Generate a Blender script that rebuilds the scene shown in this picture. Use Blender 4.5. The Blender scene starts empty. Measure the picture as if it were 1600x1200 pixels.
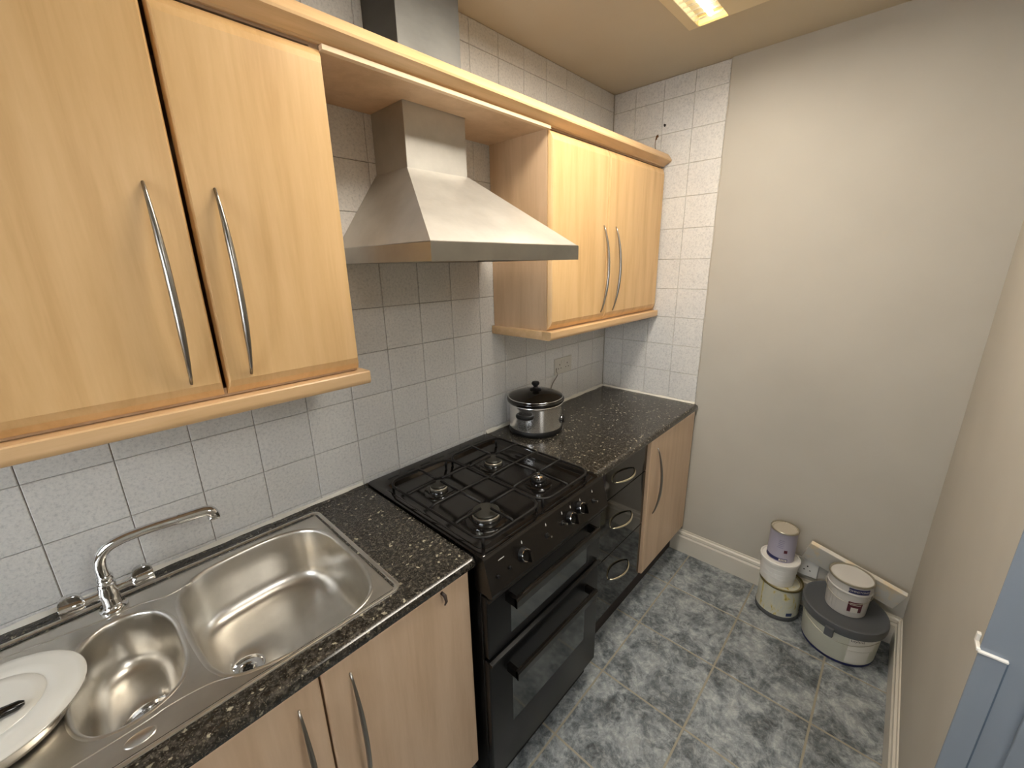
import bpy, bmesh, math, random
from mathutils import Vector, Matrix
random.seed(7)
PI = math.pi
S = bpy.context.scene
C = S.collection
# Kitchen coordinates: x along the tiled wall, d = distance from the tiled wall into the room, z up.
# World y = -d.
FZ = 0.03            # floor level
CEIL = 2.43
LX = 2.188           # end wall
WD = 1.478           # right-hand wall

# ------------------------------------------------------------------ camera
cam = bpy.data.cameras.new('camera'); camo = bpy.data.objects.new('camera', cam); C.objects.link(camo)
cam.sensor_width = 36; cam.lens = 36*648.35/1600; cam.clip_start = 0.02
yaw, pitch, roll = 0.7537, -0.2813, -0.0197
fw = Vector((math.cos(yaw)*math.cos(pitch), math.sin(yaw)*math.cos(pitch), math.sin(pitch)))
rt = Vector((math.sin(yaw), -math.cos(yaw), 0)); up = rt.cross(fw)
r2 = rt*math.cos(roll)+up*math.sin(roll); u2 = -rt*math.sin(roll)+up*math.cos(roll)
M = Matrix((r2, u2, -fw)).transposed().to_4x4(); M.translation = Vector((0.0613, -1.2478, 1.6228))
camo.matrix_world = M
S.camera = camo

# ------------------------------------------------------------------ world, lights, exposure
W = bpy.data.worlds.new('world'); S.world = W; W.use_nodes = True
W.node_tree.nodes['Background'].inputs[0].default_value = (0.72, 0.82, 1.0, 1)
W.node_tree.nodes['Background'].inputs[1].default_value = 1.2
S.view_settings.view_transform = 'Standard'; S.view_settings.look = 'None'
S.view_settings.gamma = 1; S.view_settings.use_curve_mapping = False
S.view_settings.exposure = 0.25

def area(name, loc, size, energy, col, direction, spread=PI):
    l = bpy.data.lights.new(name, 'AREA'); l.shape = 'RECTANGLE'; l.size, l.size_y = size
    l.energy = energy; l.color = col; l.spread = spread
    o = bpy.data.objects.new(name, l); C.objects.link(o)
    o.location = (loc[0], -loc[1], loc[2]); d = Vector((direction[0], -direction[1], direction[2]))
    o.rotation_euler = d.to_track_quat('-Z', 'Y').to_euler()
    return o
area('tube_light', (1.17, 0.715, 2.385), (1.1, 0.30), 17.5, (1.0, 0.92, 0.80), (0, 0, -1))
area('window_daylight', (-1.36, 0.80, 1.55), (1.0, 0.9), 25, (0.92, 0.96, 1.0), (1, 0, -0.05))
area('hall_fill', (0.55, 2.0, 2.2), (0.5, 0.5), 12, (1.0, 0.97, 0.92), (0, -0.5, -1))  # unseen lamp added in the hall to raise the fill light

# ------------------------------------------------------------------ materials
def srgb(h):
    v = [int(h[i:i+2], 16)/255 for i in (0, 2, 4)]
    return tuple((c/12.92 if c <= .04045 else ((c+.055)/1.055)**2.4) for c in v)+(1,)
def mat(name, col, rough=.5, metal=0, emit=None, es=0, coat=0, trans=0, spec=.5):
    m = bpy.data.materials.new(name); m.use_nodes = True
    b = m.node_tree.nodes['Principled BSDF']
    b.inputs['Base Color'].default_value = srgb(col); b.inputs['Roughness'].default_value = rough
    b.inputs['Metallic'].default_value = metal; b.inputs['Coat Weight'].default_value = coat
    b.inputs['Transmission Weight'].default_value = trans; b.inputs['Specular IOR Level'].default_value = spec
    if emit: b.inputs['Emission Color'].default_value = srgb(emit); b.inputs['Emission Strength'].default_value = es
    return m
class N:
    """tiny node helper on a material"""
    def __init__(s, m): s.m = m; s.t = m.node_tree; s.b = s.t.nodes['Principled BSDF']
    def n(s, ty, **k):
        x = s.t.nodes.new(ty)
        for a, v in k.items():
            if a.startswith('i_'): x.inputs[a[2:].replace('_', ' ')].default_value = v
            else: setattr(x, a, v)
        return x
    def l(s, a, b): s.t.links.new(a, b)
    def pos(s, scale):
        g = s.n('ShaderNodeNewGeometry'); mp = s.n('ShaderNodeMapping'); mp.inputs['Scale'].default_value = scale
        s.l(g.outputs['Position'], mp.inputs['Vector']); return mp.outputs['Vector']
    def noise(s, vec, scale=5, detail=4, rough=.55, dist=0):
        x = s.n('ShaderNodeTexNoise'); x.inputs['Scale'].default_value = scale; x.inputs['Detail'].default_value = detail
        x.inputs['Roughness'].default_value = rough; x.inputs['Distortion'].default_value = dist
        s.l(vec, x.inputs['Vector']); return x.outputs['Fac']
    def ramp(s, fac, stops):
        r = s.n('ShaderNodeValToRGB'); e = r.color_ramp.elements
        while len(e) < len(stops): e.new(.5)
        for q, (p, c) in zip(e, stops): q.position = p; q.color = srgb(c) if isinstance(c, str) else c
        s.l(fac, r.inputs[0]); return r.outputs[0]
    def mix(s, fac, a, b, mode='MIX'):
        x = s.n('ShaderNodeMix', data_type='RGBA', blend_type=mode)
        if isinstance(fac, float): x.inputs[0].default_value = fac
        else: s.l(fac, x.inputs[0])
        for v, i in ((a, 6), (b, 7)):
            if isinstance(v, (tuple, list)): x.inputs[i].default_value = v
            else: s.l(v, x.inputs[i])
        return x.outputs[2]
    def bump(s, h, strength=.2, dist=.002):
        x = s.n('ShaderNodeBump'); x.inputs['Strength'].default_value = strength; x.inputs['Distance'].default_value = dist
        s.l(h, x.inputs['Height']); s.l(x.outputs[0], s.b.inputs['Normal'])
    def col(s, c): s.l(c, s.b.inputs['Base Color'])
    def rough(s, fac, a, b):
        r = s.n('ShaderNodeMapRange'); r.inputs[3].default_value = a; r.inputs[4].default_value = b
        s.l(fac, r.inputs[0]); s.l(r.outputs[0], s.b.inputs['Roughness'])

def wood(name, a, b, c, sc, rough=.38):
    m = mat(name, b, rough); n = N(m); v = n.pos(sc)
    f = n.noise(v, 2.2, 5, .6, .4); g = n.noise(n.pos(tuple(q*7 for q in sc)), 3, 3, .6)
    base = n.ramp(f, [(.3, a), (.5, b), (.72, c)])
    n.col(n.mix(.12, base, n.ramp(g, [(.35, a), (.65, c)]), 'MIX')); n.bump(g, .04, .0005); return m
WV = wood('beech_vertical', 'CDA46E', 'DDB680', 'E6C08C', (9, 9, .7))
WH = wood('beech_horizontal', 'C9A475', 'DAB586', 'E4C196', (.8, 10, 10))
WB = wood('beech_base', 'BFA283', 'CDB193', 'D6BC9F', (9, 9, .7))
WI = wood('beech_panel', 'C2A17E', 'D0B08D', 'DABB99', (7, 7, .8), .45)
EDGE = mat('pale_edge_strip', 'E8CDA8', .5)  # paler strip along the shelf's front edge
def speckle():
    m = mat('granite_laminate', '2A2824', .2, spec=.6); n = N(m)
    v = n.pos((1, 1, 1)); f = n.noise(v, 260, 3, .7)
    base = n.ramp(n.noise(v, 90, 4, .7), [(.35, '151412'), (.52, '2E2B27'), (.72, '57524A')])
    nz = n.n('ShaderNodeTexNoise'); nz.inputs['Scale'].default_value = 120; nz.inputs['Detail'].default_value = 2; n.l(v, nz.inputs['Vector'])
    vm = n.n('ShaderNodeVectorMath', operation='MULTIPLY_ADD'); vm.inputs[1].default_value = (.014, .014, .014); n.l(nz.outputs['Color'], vm.inputs[0]); n.l(v, vm.inputs[2])
    vo = n.n('ShaderNodeTexVoronoi'); vo.inputs['Scale'].default_value = 85; n.l(vm.outputs[0], vo.inputs['Vector'])
    sp = n.ramp(vo.outputs['Distance'], [(.22, (1, 1, 1, 1)), (.36, (0, 0, 0, 1))])
    sel = n.n('ShaderNodeSeparateColor'); n.l(vo.outputs['Color'], sel.inputs[0])
    pick = n.ramp(sel.outputs[0], [(.70, (0, 0, 0, 1)), (.95, (.8, .8, .8, 1))])
    mk = n.mix(1.0, sp, pick, 'MULTIPLY')
    vo2 = n.n('ShaderNodeTexVoronoi'); vo2.inputs['Scale'].default_value = 210; n.l(vm.outputs[0], vo2.inputs['Vector'])
    sp2 = n.ramp(vo2.outputs['Distance'], [(.14, (.45, .45, .45, 1)), (.40, (0, 0, 0, 1))])
    c = n.mix(sp2, base, srgb('827B6A')); c = n.mix(mk, c, srgb('B0A993')); n.col(c)
    n.rough(f, .12, .24); return m
GR = speckle()
def tilemat():
    m = mat('wall_tile_glaze', 'BDBBB5', .3, spec=.5); n = N(m); v = n.pos((1, 1, 1))
    a = n.ramp(n.noise(v, 130, 4, .75), [(.34, 'A9AAAB'), (.48, 'D4D3D0'), (.64, 'E4E2DE')])
    b = n.ramp(n.noise(v, 9, 5, .7), [(.3, 'CCCBC9'), (.7, 'DFDDD8')])
    n.col(n.mix(.45, a, b)); n.bump(n.noise(v, 22, 3, .6), .15, .0012); n.rough(n.noise(v, 30, 3), .22, .38); return m
TILE = tilemat()
GROUT = mat('tile_grout', '7C7368', .9)
GROUTL = mat('tile_grout_pale', 'C6C0B2', .9)
def flo():
    m = mat('vinyl_floor', '6F767A', .38); n = N(m); v = n.pos((1, 1, 1))
    big = n.noise(v, 8, 8, .72, .7); sm = n.noise(v, 42, 6, .75, .5)
    c1 = n.ramp(big, [(.36, '33383A'), (.45, '5F666A'), (.53, '969C9F'), (.64, 'B8BCBA')])
    c2 = n.ramp(sm, [(.36, '3A3F42'), (.5, '7B8184'), (.64, 'B9BCBA')])
    n.col(n.mix(.48, c1, c2)); n.bump(sm, .12, .001); n.rough(sm, .28, .5); return m
FLO = flo()
FGR = mat('floor_grout', '969080', .8)
def plaster(name, col, s=.12):
    m = mat(name, col, .75, spec=.25); n = N(m); v = n.pos((1, 1, 1)); n.bump(n.noise(v, 190, 3, .6), s, .0015)
    cc = srgb(col); d = tuple(x*.93 for x in cc[:3])+(1,)
    n.col(n.ramp(n.noise(v, 3, 3, .5), [(.3, d), (.7, cc)])); return m
PLA = plaster('painted_plaster', 'BCB7AC'); PLC = plaster('ceiling_paint', 'C2B8A4', .18)
SKT = mat('gloss_white_trim', 'D2CCBF', .35)
SIL = mat('silicone_sealant', 'DEDACE', .4)
BLUE = plaster('blue_grey_paint', '8E97A1', .08); BLUED = mat('blue_grey_step_shade', '5E6C7C', .7)
WHITEP = mat('white_paint', 'F2F0EA', .5)
def steel(name, col, r0, r1, sc, metal=1):
    m = mat(name, col, r0, metal); n = N(m); f = n.noise(n.pos(sc), 6, 4, .6); n.rough(f, r0, r1)
    g = n.noise(n.pos((1, 1, 1)), 7, 5, .6); cc = srgb(col); d = tuple(x*.82 for x in cc[:3])+(1,)
    n.col(n.ramp(g, [(.35, d), (.65, cc)])); return m
STH = steel('hood_brushed_steel', 'C4C1BA', .38, .48, (2, 2, 30), .72)
STR = steel('rim_steel', 'A09E99', .28, .36, (2, 2, 30))
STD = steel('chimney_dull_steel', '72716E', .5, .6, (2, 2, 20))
STS = steel('sink_satin_steel', 'DDD9D1', .27, .36, (3, 3, 3))
STC = steel('cooker_brushed_steel', 'F0EEEA', .17, .24, (1, 1, 30), .92)
CHR = mat('chrome', 'D9D9D9', .07, 1)
HND = mat('satin_nickel_handle', '9B9892', .28, 1)
HNL = mat('pale_brass_handle', 'E8E2C8', .22, 1)
BLK = mat('black_enamel', '0E0C0B', .14, spec=.65)
BLM = mat('black_satin', '111112', .45, spec=.35)
BLD = mat('black_door_enamel', '0C0C0D', .3, spec=.3)
BLI = mat('cast_iron', '0C0A09', .5, spec=.35)
BLG = mat('black_gloss_door', '0A0B0B', .05, spec=.7)
OVG = mat('oven_glass', '33393A', .08, spec=1.0)
BRN = mat('burner_alloy', 'A8A59A', .3, .9)
BRC = mat('burner_cap_enamel', '34332E', .35, .3)
MARK = mat('printed_mark', 'B9B9B4', .5)
PLINTH = mat('plinth_brown', '2A211C', .5)
WHT = mat('white_plastic', 'E6E4DE', .35)
CER = mat('white_ceramic', 'DAD9D2', .15, coat=.4)
HOLE = mat('dark_hole', '1A1410', .9)
RUST = mat('brown_stain', '6B4A30', .9)
TUBE = mat('lit_diffuser', 'FFFFFF', .4, emit='FFF6E0', es=6)
LOUV = mat('bright_louvre', 'E6E6E6', .25, .9)
YEL = mat('glowing_yellow_edge', 'F2DC8A', .5, emit='FFE08A', es=.8)  # yellow end strip given its own glow, though it is no tube
CASE = mat('fitting_case', 'D8C9A6', .5)
LGREY = mat('dark_grey_lid', '55585B', .45)
TUBW = mat('tub_off_white', 'D3D2C2', .4)
NAVY = mat('navy_base', '1B2357', .5)
TINW = mat('tin_label_white', 'C9C6C0', .35)
TINL = mat('tin_label_lilac', 'A9A5B4', .35)
TINM = mat('tin_metal', 'B9B4A4', .3, .9)
def grubby():
    m = mat('grubby_tin_label', 'C9C3A2', .5); n = N(m); v = n.pos((1, 1, .45))
    n.col(n.ramp(n.noise(v, 22, 4, .6, 1.5), [(.30, '6A5D38'), (.36, 'C9B764'), (.45, 'CFCDB9'), (.7, 'C3C4B8')])); return m
TING = grubby()
CREAM = mat('tin_lid_cream', 'B0A898', .5)
NVL = mat('label_navy', '262B5C', .45); MRN = mat('label_maroon', '5B2430', .45); LBW = mat('label_white', 'DEDBD2', .5)
TXB = mat('label_text_black', '1C1C1C', .6)
def boardm():
    m = mat('part_painted_board', 'E4D6BC', .6); n = N(m); v = n.pos((2, 2, 2))
    n.col(n.ramp(n.noise(v, 4.2, 4, .6), [(.52, 'D9D4C9'), (.60, 'E3D4B8'), (.70, 'E6CBA4')])); return m
BRD = boardm()
def glassm():
    m = mat('smoked_lid_glass', '5A564E', .04, trans=.9); return m
GLS = glassm(); WGL = mat('window_glass', 'FFFFFF', .02, trans=1)

# ------------------------------------------------------------------ mesh helpers (kitchen coordinates)
org = {}
def V(x, d, z): return Vector((x, -d, z))
def obj(name, bm, m, parent=None, smooth=False, loc=None, recalc=True):
    if recalc: bmesh.ops.recalc_face_normals(bm, faces=bm.faces)
    o0 = Vector((0, 0, 0))
    if parent is not None and parent.name in org: o0 = org[parent.name]
    elif loc: o0 = V(*loc)
    bmesh.ops.translate(bm, verts=bm.verts, vec=-o0)
    me = bpy.data.meshes.new(name); bm.to_mesh(me); bm.free()
    for mm in (m if isinstance(m, list) else [m]): me.materials.append(mm)
    if smooth is True:
        for p in me.polygons: p.use_smooth = True
    elif smooth:
        for p in me.polygons: p.use_smooth = True
        me.set_sharp_from_angle(angle=math.radians(smooth))
    o = bpy.data.objects.new(name, me); C.objects.link(o)
    if parent is not None: o.parent = parent
    elif loc: o.location = o0
    org[o.name] = o0
    return o
def thing(name, label, cat, loc, group=None):
    o = bpy.data.objects.new(name, None); C.objects.link(o); o.location = V(*loc); org[o.name] = V(*loc)
    o.empty_display_size = .05
    return tag(o, label, cat, group)
def tag(o, label, cat, group=None):
    o['label'] = label; o['category'] = cat
    if group: o['group'] = group
    return o
def struct(name, bm, m, parent=None, smooth=False):
    o = obj(name, bm, m, parent, smooth)
    if parent is None: o['kind'] = 'structure'
    return o
def nb(): return bmesh.new()
def box(bm, x0, x1, d0, d1, z0, z1, bev=0, seg=2, mi=0):
    vs = [bm.verts.new(V(x, d, z)) for x in (x0, x1) for d in (d0, d1) for z in (z0, z1)]
    fs = [bm.faces.new([vs[i] for i in q]) for q in ((0, 1, 3, 2), (4, 6, 7, 5), (0, 4, 5, 1), (2, 3, 7, 6), (0, 2, 6, 4), (1, 5, 7, 3))]
    for f in fs: f.material_index = mi
    if bev:
        es = list({e for f in fs for e in f.edges})
        bmesh.ops.bevel(bm, geom=es, offset=bev, segments=seg, affect='EDGES', profile=.5)
    return bm
def B(*a, **k): return box(nb(), *a, **k)
def loft(bm, loops, cap0=True, cap1=True, closed=True):
    rs = [[bm.verts.new(V(*p)) for p in L] for L in loops]
    n = len(rs[0])
    for a, b in zip(rs, rs[1:]):
        for i in range(n if closed else n-1):
            j = (i+1) % n
            bm.faces.new((a[i], a[j], b[j], b[i]))
    if cap0: bm.faces.new(rs[0][::-1])
    if cap1: bm.faces.new(rs[-1])
    return rs
def prism(poly, axis, a0, a1, bm=None):
    """poly of 2d points: axis x -> (d,z), axis d -> (x,z), axis z -> (x,d)"""
    bm = bm or nb()
    f = {'x': lambda p, a: (a, p[0], p[1]), 'd': lambda p, a: (p[0], a, p[1]), 'z': lambda p, a: (p[0], p[1], a)}[axis]
    loft(bm, [[f(p, a0) for p in poly], [f(p, a1) for p in poly]]); return bm
def lathe(prof, c, n=40, bm=None, sx=1, sd=1, rot=0, cap0=True, cap1=True):
    bm = bm or nb(); L = []
    for r, z in prof:
        r = max(r, .0004); ring = []
        for i in range(n):
            a = 2*PI*i/n; u, v = r*sx*math.cos(a), r*sd*math.sin(a)
            ring.append((c[0]+u*math.cos(rot)-v*math.sin(rot), c[1]+u*math.sin(rot)+v*math.cos(rot), z))
        L.append(ring)
    loft(bm, L, cap0, cap1); return bm
def catmull(P, per=8, closed=True):
    out = []; n = len(P); rng = range(n) if closed else range(n-1)
    for i in rng:
        g = (lambda k: P[k % n]) if closed else (lambda k: P[min(max(k, 0), n-1)])
        p0, p1, p2, p3 = g(i-1), g(i), g(i+1), g(i+2)
        for s in range(per):
            t = s/per
            out.append(tuple(.5*((2*b)+(-a+c)*t+(2*a-5*b+4*c-e)*t*t+(-a+3*b-3*c+e)*t**3) for a, b, c, e in zip(p0, p1, p2, p3)))
    if not closed: out.append(tuple(P[-1]))
    return out
def tube(pts, r, n=10, bm=None, flat=1.0, closed=False):
    bm = bm or nb(); P = [V(*p) for p in pts]; m = len(P); R = r if isinstance(r, (list, tuple)) else [r]*m
    rings = []; prev = None
    for i, p in enumerate(P):
        if closed: t = P[(i+1) % m]-P[i-1]
        else: t = P[min(i+1, m-1)]-P[max(i-1, 0)]
        t.normalize()
        if prev is None:
            a = Vector((0, 0, 1)) if abs(t.z) < .9 else Vector((1, 0, 0)); nrm = t.cross(a).normalized()
        else: nrm = (prev-t*prev.dot(t)).normalized()
        prev = nrm; bi = t.cross(nrm)
        rings.append([bm.verts.new(p+nrm*math.cos(2*PI*k/n)*R[i]+bi*math.sin(2*PI*k/n)*R[i]*flat) for k in range(n)])
    pairs = list(zip(rings, rings[1:]))+([(rings[-1], rings[0])] if closed else [])
    for a, b in pairs:
        for k in range(n): j = (k+1) % n; bm.faces.new((a[k], a[j], b[j], b[k]))
    if not closed: bm.faces.new(rings[0][::-1]); bm.faces.new(rings[-1])
    return bm
def rrect(x0, x1, d0, d1, r, z, n=6):
    L = []
    for cx, cd, a0 in ((x1-r, d1-r, 0), (x0+r, d1-r, 90), (x0+r, d0+r, 180), (x1-r, d0+r, 270)):
        for i in range(n+1):
            a = math.radians(a0+90*i/n); L.append((cx+r*math.cos(a), cd+r*math.sin(a), z))
    return L
def text_bm(s, size, place, bm=None):
    """flat lettering as a mesh; place(u, v) -> kitchen point"""
    cu = bpy.data.curves.new('lettering', 'FONT'); cu.body = s; cu.size = size; cu.align_x = 'CENTER'; cu.align_y = 'CENTER'
    cu.resolution_u = 2
    o = bpy.data.objects.new('lettering', cu); C.objects.link(o)
    dg = bpy.context.evaluated_depsgraph_get(); me = o.evaluated_get(dg).to_mesh()
    bm = bm or nb(); vs = [bm.verts.new(V(*place(v.co.x, v.co.y))) for v in me.vertices]
    for p in me.polygons:
        try: bm.faces.new([vs[i] for i in p.vertices])
        except ValueError: pass
    o.evaluated_get(dg).to_mesh_clear(); bpy.data.objects.remove(o); bpy.data.curves.remove(cu)
    return bm
def patch(c, r, a0, a1, z0, z1, n=10, r1=None, bm=None, t=.0012):
    """label wrapped on a cylinder, angles in kitchen (x,d) plane"""
    bm = bm or nb(); r1 = r1 or r
    L = []
    for i in range(n+1):
        a = a0+(a1-a0)*i/n; cs, sn = math.cos(a), math.sin(a)
        L.append([(c[0]+(q+e)*cs, c[1]+(q+e)*sn, z) for q, e, z in ((r, 0, z0), (r, t, z0), (r1, t, z1), (r1, 0, z1))])
    loft(bm, L); return bm

# ------------------------------------------------------------------ the room
fl = struct('floor', B(-1.4, 2.3, -.05, 2.6, FZ-.08, FZ-.0012), FGR)
sx, sd, gap = .319, .3265, .0070
tm = None
for i in range(-10, 3):
    for j in range(-2, 4):
        x0, d0 = 1.880+sx*(i-1), .613+sd*j
        x1, d1 = min(x0+sx, LX-.01), min(d0+sd, WD-.0 if x0 > 1.1 else 9)
        if x0 > LX-.02 or d1-d0 < .02: continue
        full = abs(x1-x0-sx) < 1e-6 and abs(d1-d0-sd) < 1e-6
        if full and tm:
            o = tm.copy(); C.objects.link(o); o.location = V(x0, d0, FZ)
        else:
            bm = nb()
            a = gap/2; L = [[(x0+a+e, d0+a+e, z), (x1-a-e, d0+a+e, z), (x1-a-e, d1-a-e, z), (x0+a+e, d1-a-e, z)] for e, z in ((0, FZ-.004), (0, FZ-.0012), (.0018, FZ))]
            loft(bm, L, True, True)
            bmesh.ops.recalc_face_normals(bm, faces=bm.faces)
            bmesh.ops.translate(bm, verts=bm.verts, vec=-V(x0, d0, FZ))
            me = bpy.data.meshes.new('floor_tile'); bm.to_mesh(me); bm.free(); me.materials.append(FLO)
            o = bpy.data.objects.new('floor_tile', me); C.objects.link(o); o.location = V(x0, d0, FZ)
            if full: tm = o
        o.parent = fl

struct('ceiling', B(-1.4, 2.3, -.1, 2.6, CEIL, CEIL+.06), PLC)
wl = struct('wall_left', B(-1.4, 2.3, -.12, -.004, FZ-.08, CEIL), GROUT)
we = struct('wall_end', B(LX+.004, LX+.12, -.004, 2.6, FZ-.08, CEIL), GROUTL)
def wtile(parent, ax, a0, a1, z0, z1, proto={}):
    g = .0007; key = (ax, round(a1-a0, 4), round(z1-z0, 4))
    if key in proto: o = proto[key].copy()
    else:
        bm = nb(); w, h = a1-a0, z1-z0; L = []
        for e, t in ((0, -.004), (0, -.0012), (.0016, 0)):
            q = [(g+e, g+e), (w-g-e, g+e), (w-g-e, h-g-e), (g+e, h-g-e)]
            L.append([(u, t, v) if ax == 'x' else (-t, u, v) for u, v in q])
        loft(bm, L); bmesh.ops.recalc_face_normals(bm, faces=bm.faces)
        me = bpy.data.meshes.new('wall_tile'); bm.to_mesh(me); bm.free(); me.materials.append(TILE)
        o = bpy.data.objects.new('wall_tile', me); proto[key] = o
    C.objects.link(o); o.location = V(a0, 0, z0) if ax == 'x' else V(LX, a0, z0); o.parent = parent
T = .1425
def rows(base, lo, hi):
    k = math.floor((lo-base)/T); out = []
    while base+k*T < hi-.004:
        a, b = max(base+k*T, lo), min(base+(k+1)*T, hi)
        if b-a > .008: out.append((a, b))
        k += 1
    return out
for a0, a1 in rows(.6391, -.50, LX-.001):
    for z0, z1 in rows(1.0684, .905, CEIL-.001): wtile(wl, 'x', a0, a1, z0, z1)
for a0, a1 in rows(.2612, .001, .549):
    for z0, z1 in rows(1.06, .905, CEIL-.001): wtile(we, 'd', a0, a1, z0, z1)
# plaster part of the end wall, standing a little proud of the tiles
bm = nb(); L = []
zs = [FZ+(CEIL-FZ)*i/40 for i in range(41)]
for z in zs:
    w = .0016*math.sin(z*23)+.0012*math.sin(z*57)
    e = .549+w
    L.append([(LX+.006, e-.002, z), (LX-.002, e, z), (LX-.005, e+.004, z), (LX-.005, 1.6, z), (LX+.006, 1.6, z)])
loft(bm, L); struct('plaster', bm, PLA, we)
struct('wall_right', box(B(1.15, 2.3, WD, WD+.14, FZ-.05, CEIL), -1.4, 1.15, WD, WD+.14, 2.08, CEIL), PLA)
bm = B(-1.4, .20, WD, WD+.14, FZ-.05, 2.08); struct('wall_right', bm, PLA)
# wall behind the camera with a window
bm = nb()
box(bm, -1.40, -1.30, -.1, .30, FZ-.05, CEIL); box(bm, -1.40, -1.30, 1.30, 2.6, FZ-.05, CEIL)
box(bm, -1.40, -1.30, .30, 1.30, FZ-.05, 1.05); box(bm, -1.40, -1.30, .30, 1.30, 2.05, CEIL)
struct('wall_back', bm, PLA)
wf = nb()
for a in ((.30, .35, 1.05, 2.05), (1.25, 1.30, 1.05, 2.05), (.35, 1.25, 1.05, 1.10), (.35, 1.25, 2.0, 2.05), (.78, .82, 1.10, 2.0)):
    box(wf, -1.37, -1.31, a[0], a[1], a[2], a[3])
w1 = struct('window_1', wf, WHITEP)
obj('pane', B(-1.335, -1.331, .35, 1.25, 1.10, 2.0), WGL, w1)
# hall beyond the doorway
struct('wall_hall', B(-1.4, 2.3, 2.6, 2.68, FZ-.05, CEIL), PLA)

# doorway lining (blue grey)
bm = nb(); box(bm, 1.148, 1.1515, WD-.001, WD+.16, FZ, 2.08); 
box(bm, .20, 1.15, WD-.001, WD+.16, 2.06, 2.085)
box(bm, .195, .205, WD-.001, WD+.16, FZ, 2.06)
dr = struct('door_1', bm, BLUE)
obj('lower_jamb_panel', B(1.143, 1.149, WD-.002, WD+.036, FZ, .872, bev=.001), BLUE, dr)
obj('step_shade_strip', B(1.1465, 1.1485, WD+.036, WD+.039, FZ, .872), BLUED, dr)  # darker blue strip painted in for the shade along the panel's step
obj('door_stop', box(nb(), 1.141, 1.149, WD+.077, WD+.125, FZ, 2.06, bev=.0015), BLUE, dr)
bm = nb(); box(bm, 1.1405, 1.149, WD-.0035, WD+.037, .872, .8765, bev=.001)
box(bm, 1.143, 1.178, WD-.006, WD, .874, .880, bev=.001); box(bm, 1.168, 1.178, WD-.006, WD, .878, .896, bev=.001)
o = obj('latch_plate', bm, WHITEP, dr); o['label'] = 'white painted latch plate on the blue door lining'

# baseboards with moulded top
def skirt(p): return [(0, 0), (.0, .135), (.004, .135), (.006, .127), (.012, .122), (.014, .110), (.010, .104), (.017, .095), (.018, 0)]
pe = [(LX-.005-a, z+FZ) for a, z in skirt(0)]
struct('baseboard_end', prism(pe, 'd', .50, WD), SKT, smooth=False)
pr = [(WD-a, z+FZ) for a, z in skirt(0)]
struct('baseboard_right', prism(pr, 'x', 1.155, LX-.005), SKT)
# sealant beads along the worktops
def bead(name, axis, a0, a1, e=.009):
    bm = nb(); n = int((a1-a0)/.02); L = []
    for i in range(n+1):
        a = a0+(a1-a0)*i/n; w = e*(1+.18*math.sin(a*37)+.1*math.sin(a*91))
        q = [(0, 0), (w, 0), (w*.55, w*.6), (0, w)]
        L.append([(a, .0005+u, .9105+v) if axis == 'x' else (LX-.0005-u, a, .9105+v) for u, v in q])
    loft(bm, L); return struct(name, bm, SIL, smooth=50)
bead('trim_1', 'x', -.5, .634, .008); bead('trim_2', 'x', 1.215, LX, .011); bead('trim_3', 'd', .011, .547, .008)
# chipped holes in the end wall tiles
for (d, z, s, m) in ((.274, 2.238, .006, HOLE), (.240, 2.198, .007, RUST), (.236, 2.188, .005, RUST)):
    bm = nb(); L = []
    for t, k in ((.0002, 1), (-.0012, .8)):
        L.append([(LX+t, d+s*k*(1+.3*math.sin(3*a+z*90))*math.cos(a), z+s*k*1.25*(1+.3*math.cos(2*a+d*50))*math.sin(a)) for a in [2*PI*i/10 for i in range(10)]])
    loft(bm, L); obj('drill_hole', bm, m, we)
obj('old_wire', tube(catmull([(LX-.002, .246, 2.205), (LX-.004, .238, 2.19), (LX-.004, .234, 2.165), (LX-.003, .238, 2.14)], 4, False), .0013, 6), RUST, we)

# ------------------------------------------------------------------ doors, handles
def door_bm(x0, x1, z0, z1, df, th=.019, top=.028, side=.006, dep=.015):
    """slab with raised, bevelled front"""
    b = .0015
    L = [[(x0, df-th, z0), (x1, df-th, z0), (x1, df-th, z1), (x0, df-th, z1)],
         [(x0, df-dep, z0), (x1, df-dep, z0), (x1, df-dep, z1), (x0, df-dep, z1)],
         [(x0+side*.5, df-dep*.35, z0+top*.5), (x1-side*.5, df-dep*.35, z0+top*.5), (x1-side*.5, df-dep*.35, z1-top*.5), (x0+side*.5, df-dep*.35, z1-top*.5)],
         [(x0+side, df, z0+top), (x1-side, df, z0+top), (x1-side, df, z1-top), (x0+side, df, z1-top)]]
    bm = nb(); loft(bm, L); return bm
def handle_bm(x, z0, z1, df, out=.030, r=.0062, bend=0.0):
    P = []; R = []; n = 22
    for i in range(n+1):
        t = i/n; s = math.sin(PI*t)
        P.append((x+bend*s, df+.001+out*(s**.75 if s > 0 else 0), z0+(z1-z0)*t)); R.append(r*(.42+.58*min(1, s*1.25)))
    return tube(P, R, 10, flat=.8)
def hbow(xa, xb, z, df, out=.032):
    P = []; R = []; n = 18
    for i in range(n+1):
        t = i/n; s = math.sin(PI*t)
        P.append((xa+(xb-xa)*t, df+.001+out*(s**.7 if s > 0 else 0), z)); R.append(.0048*(.55+.45*min(1, s*1.3)))
    return tube(P, R, 10)
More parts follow.
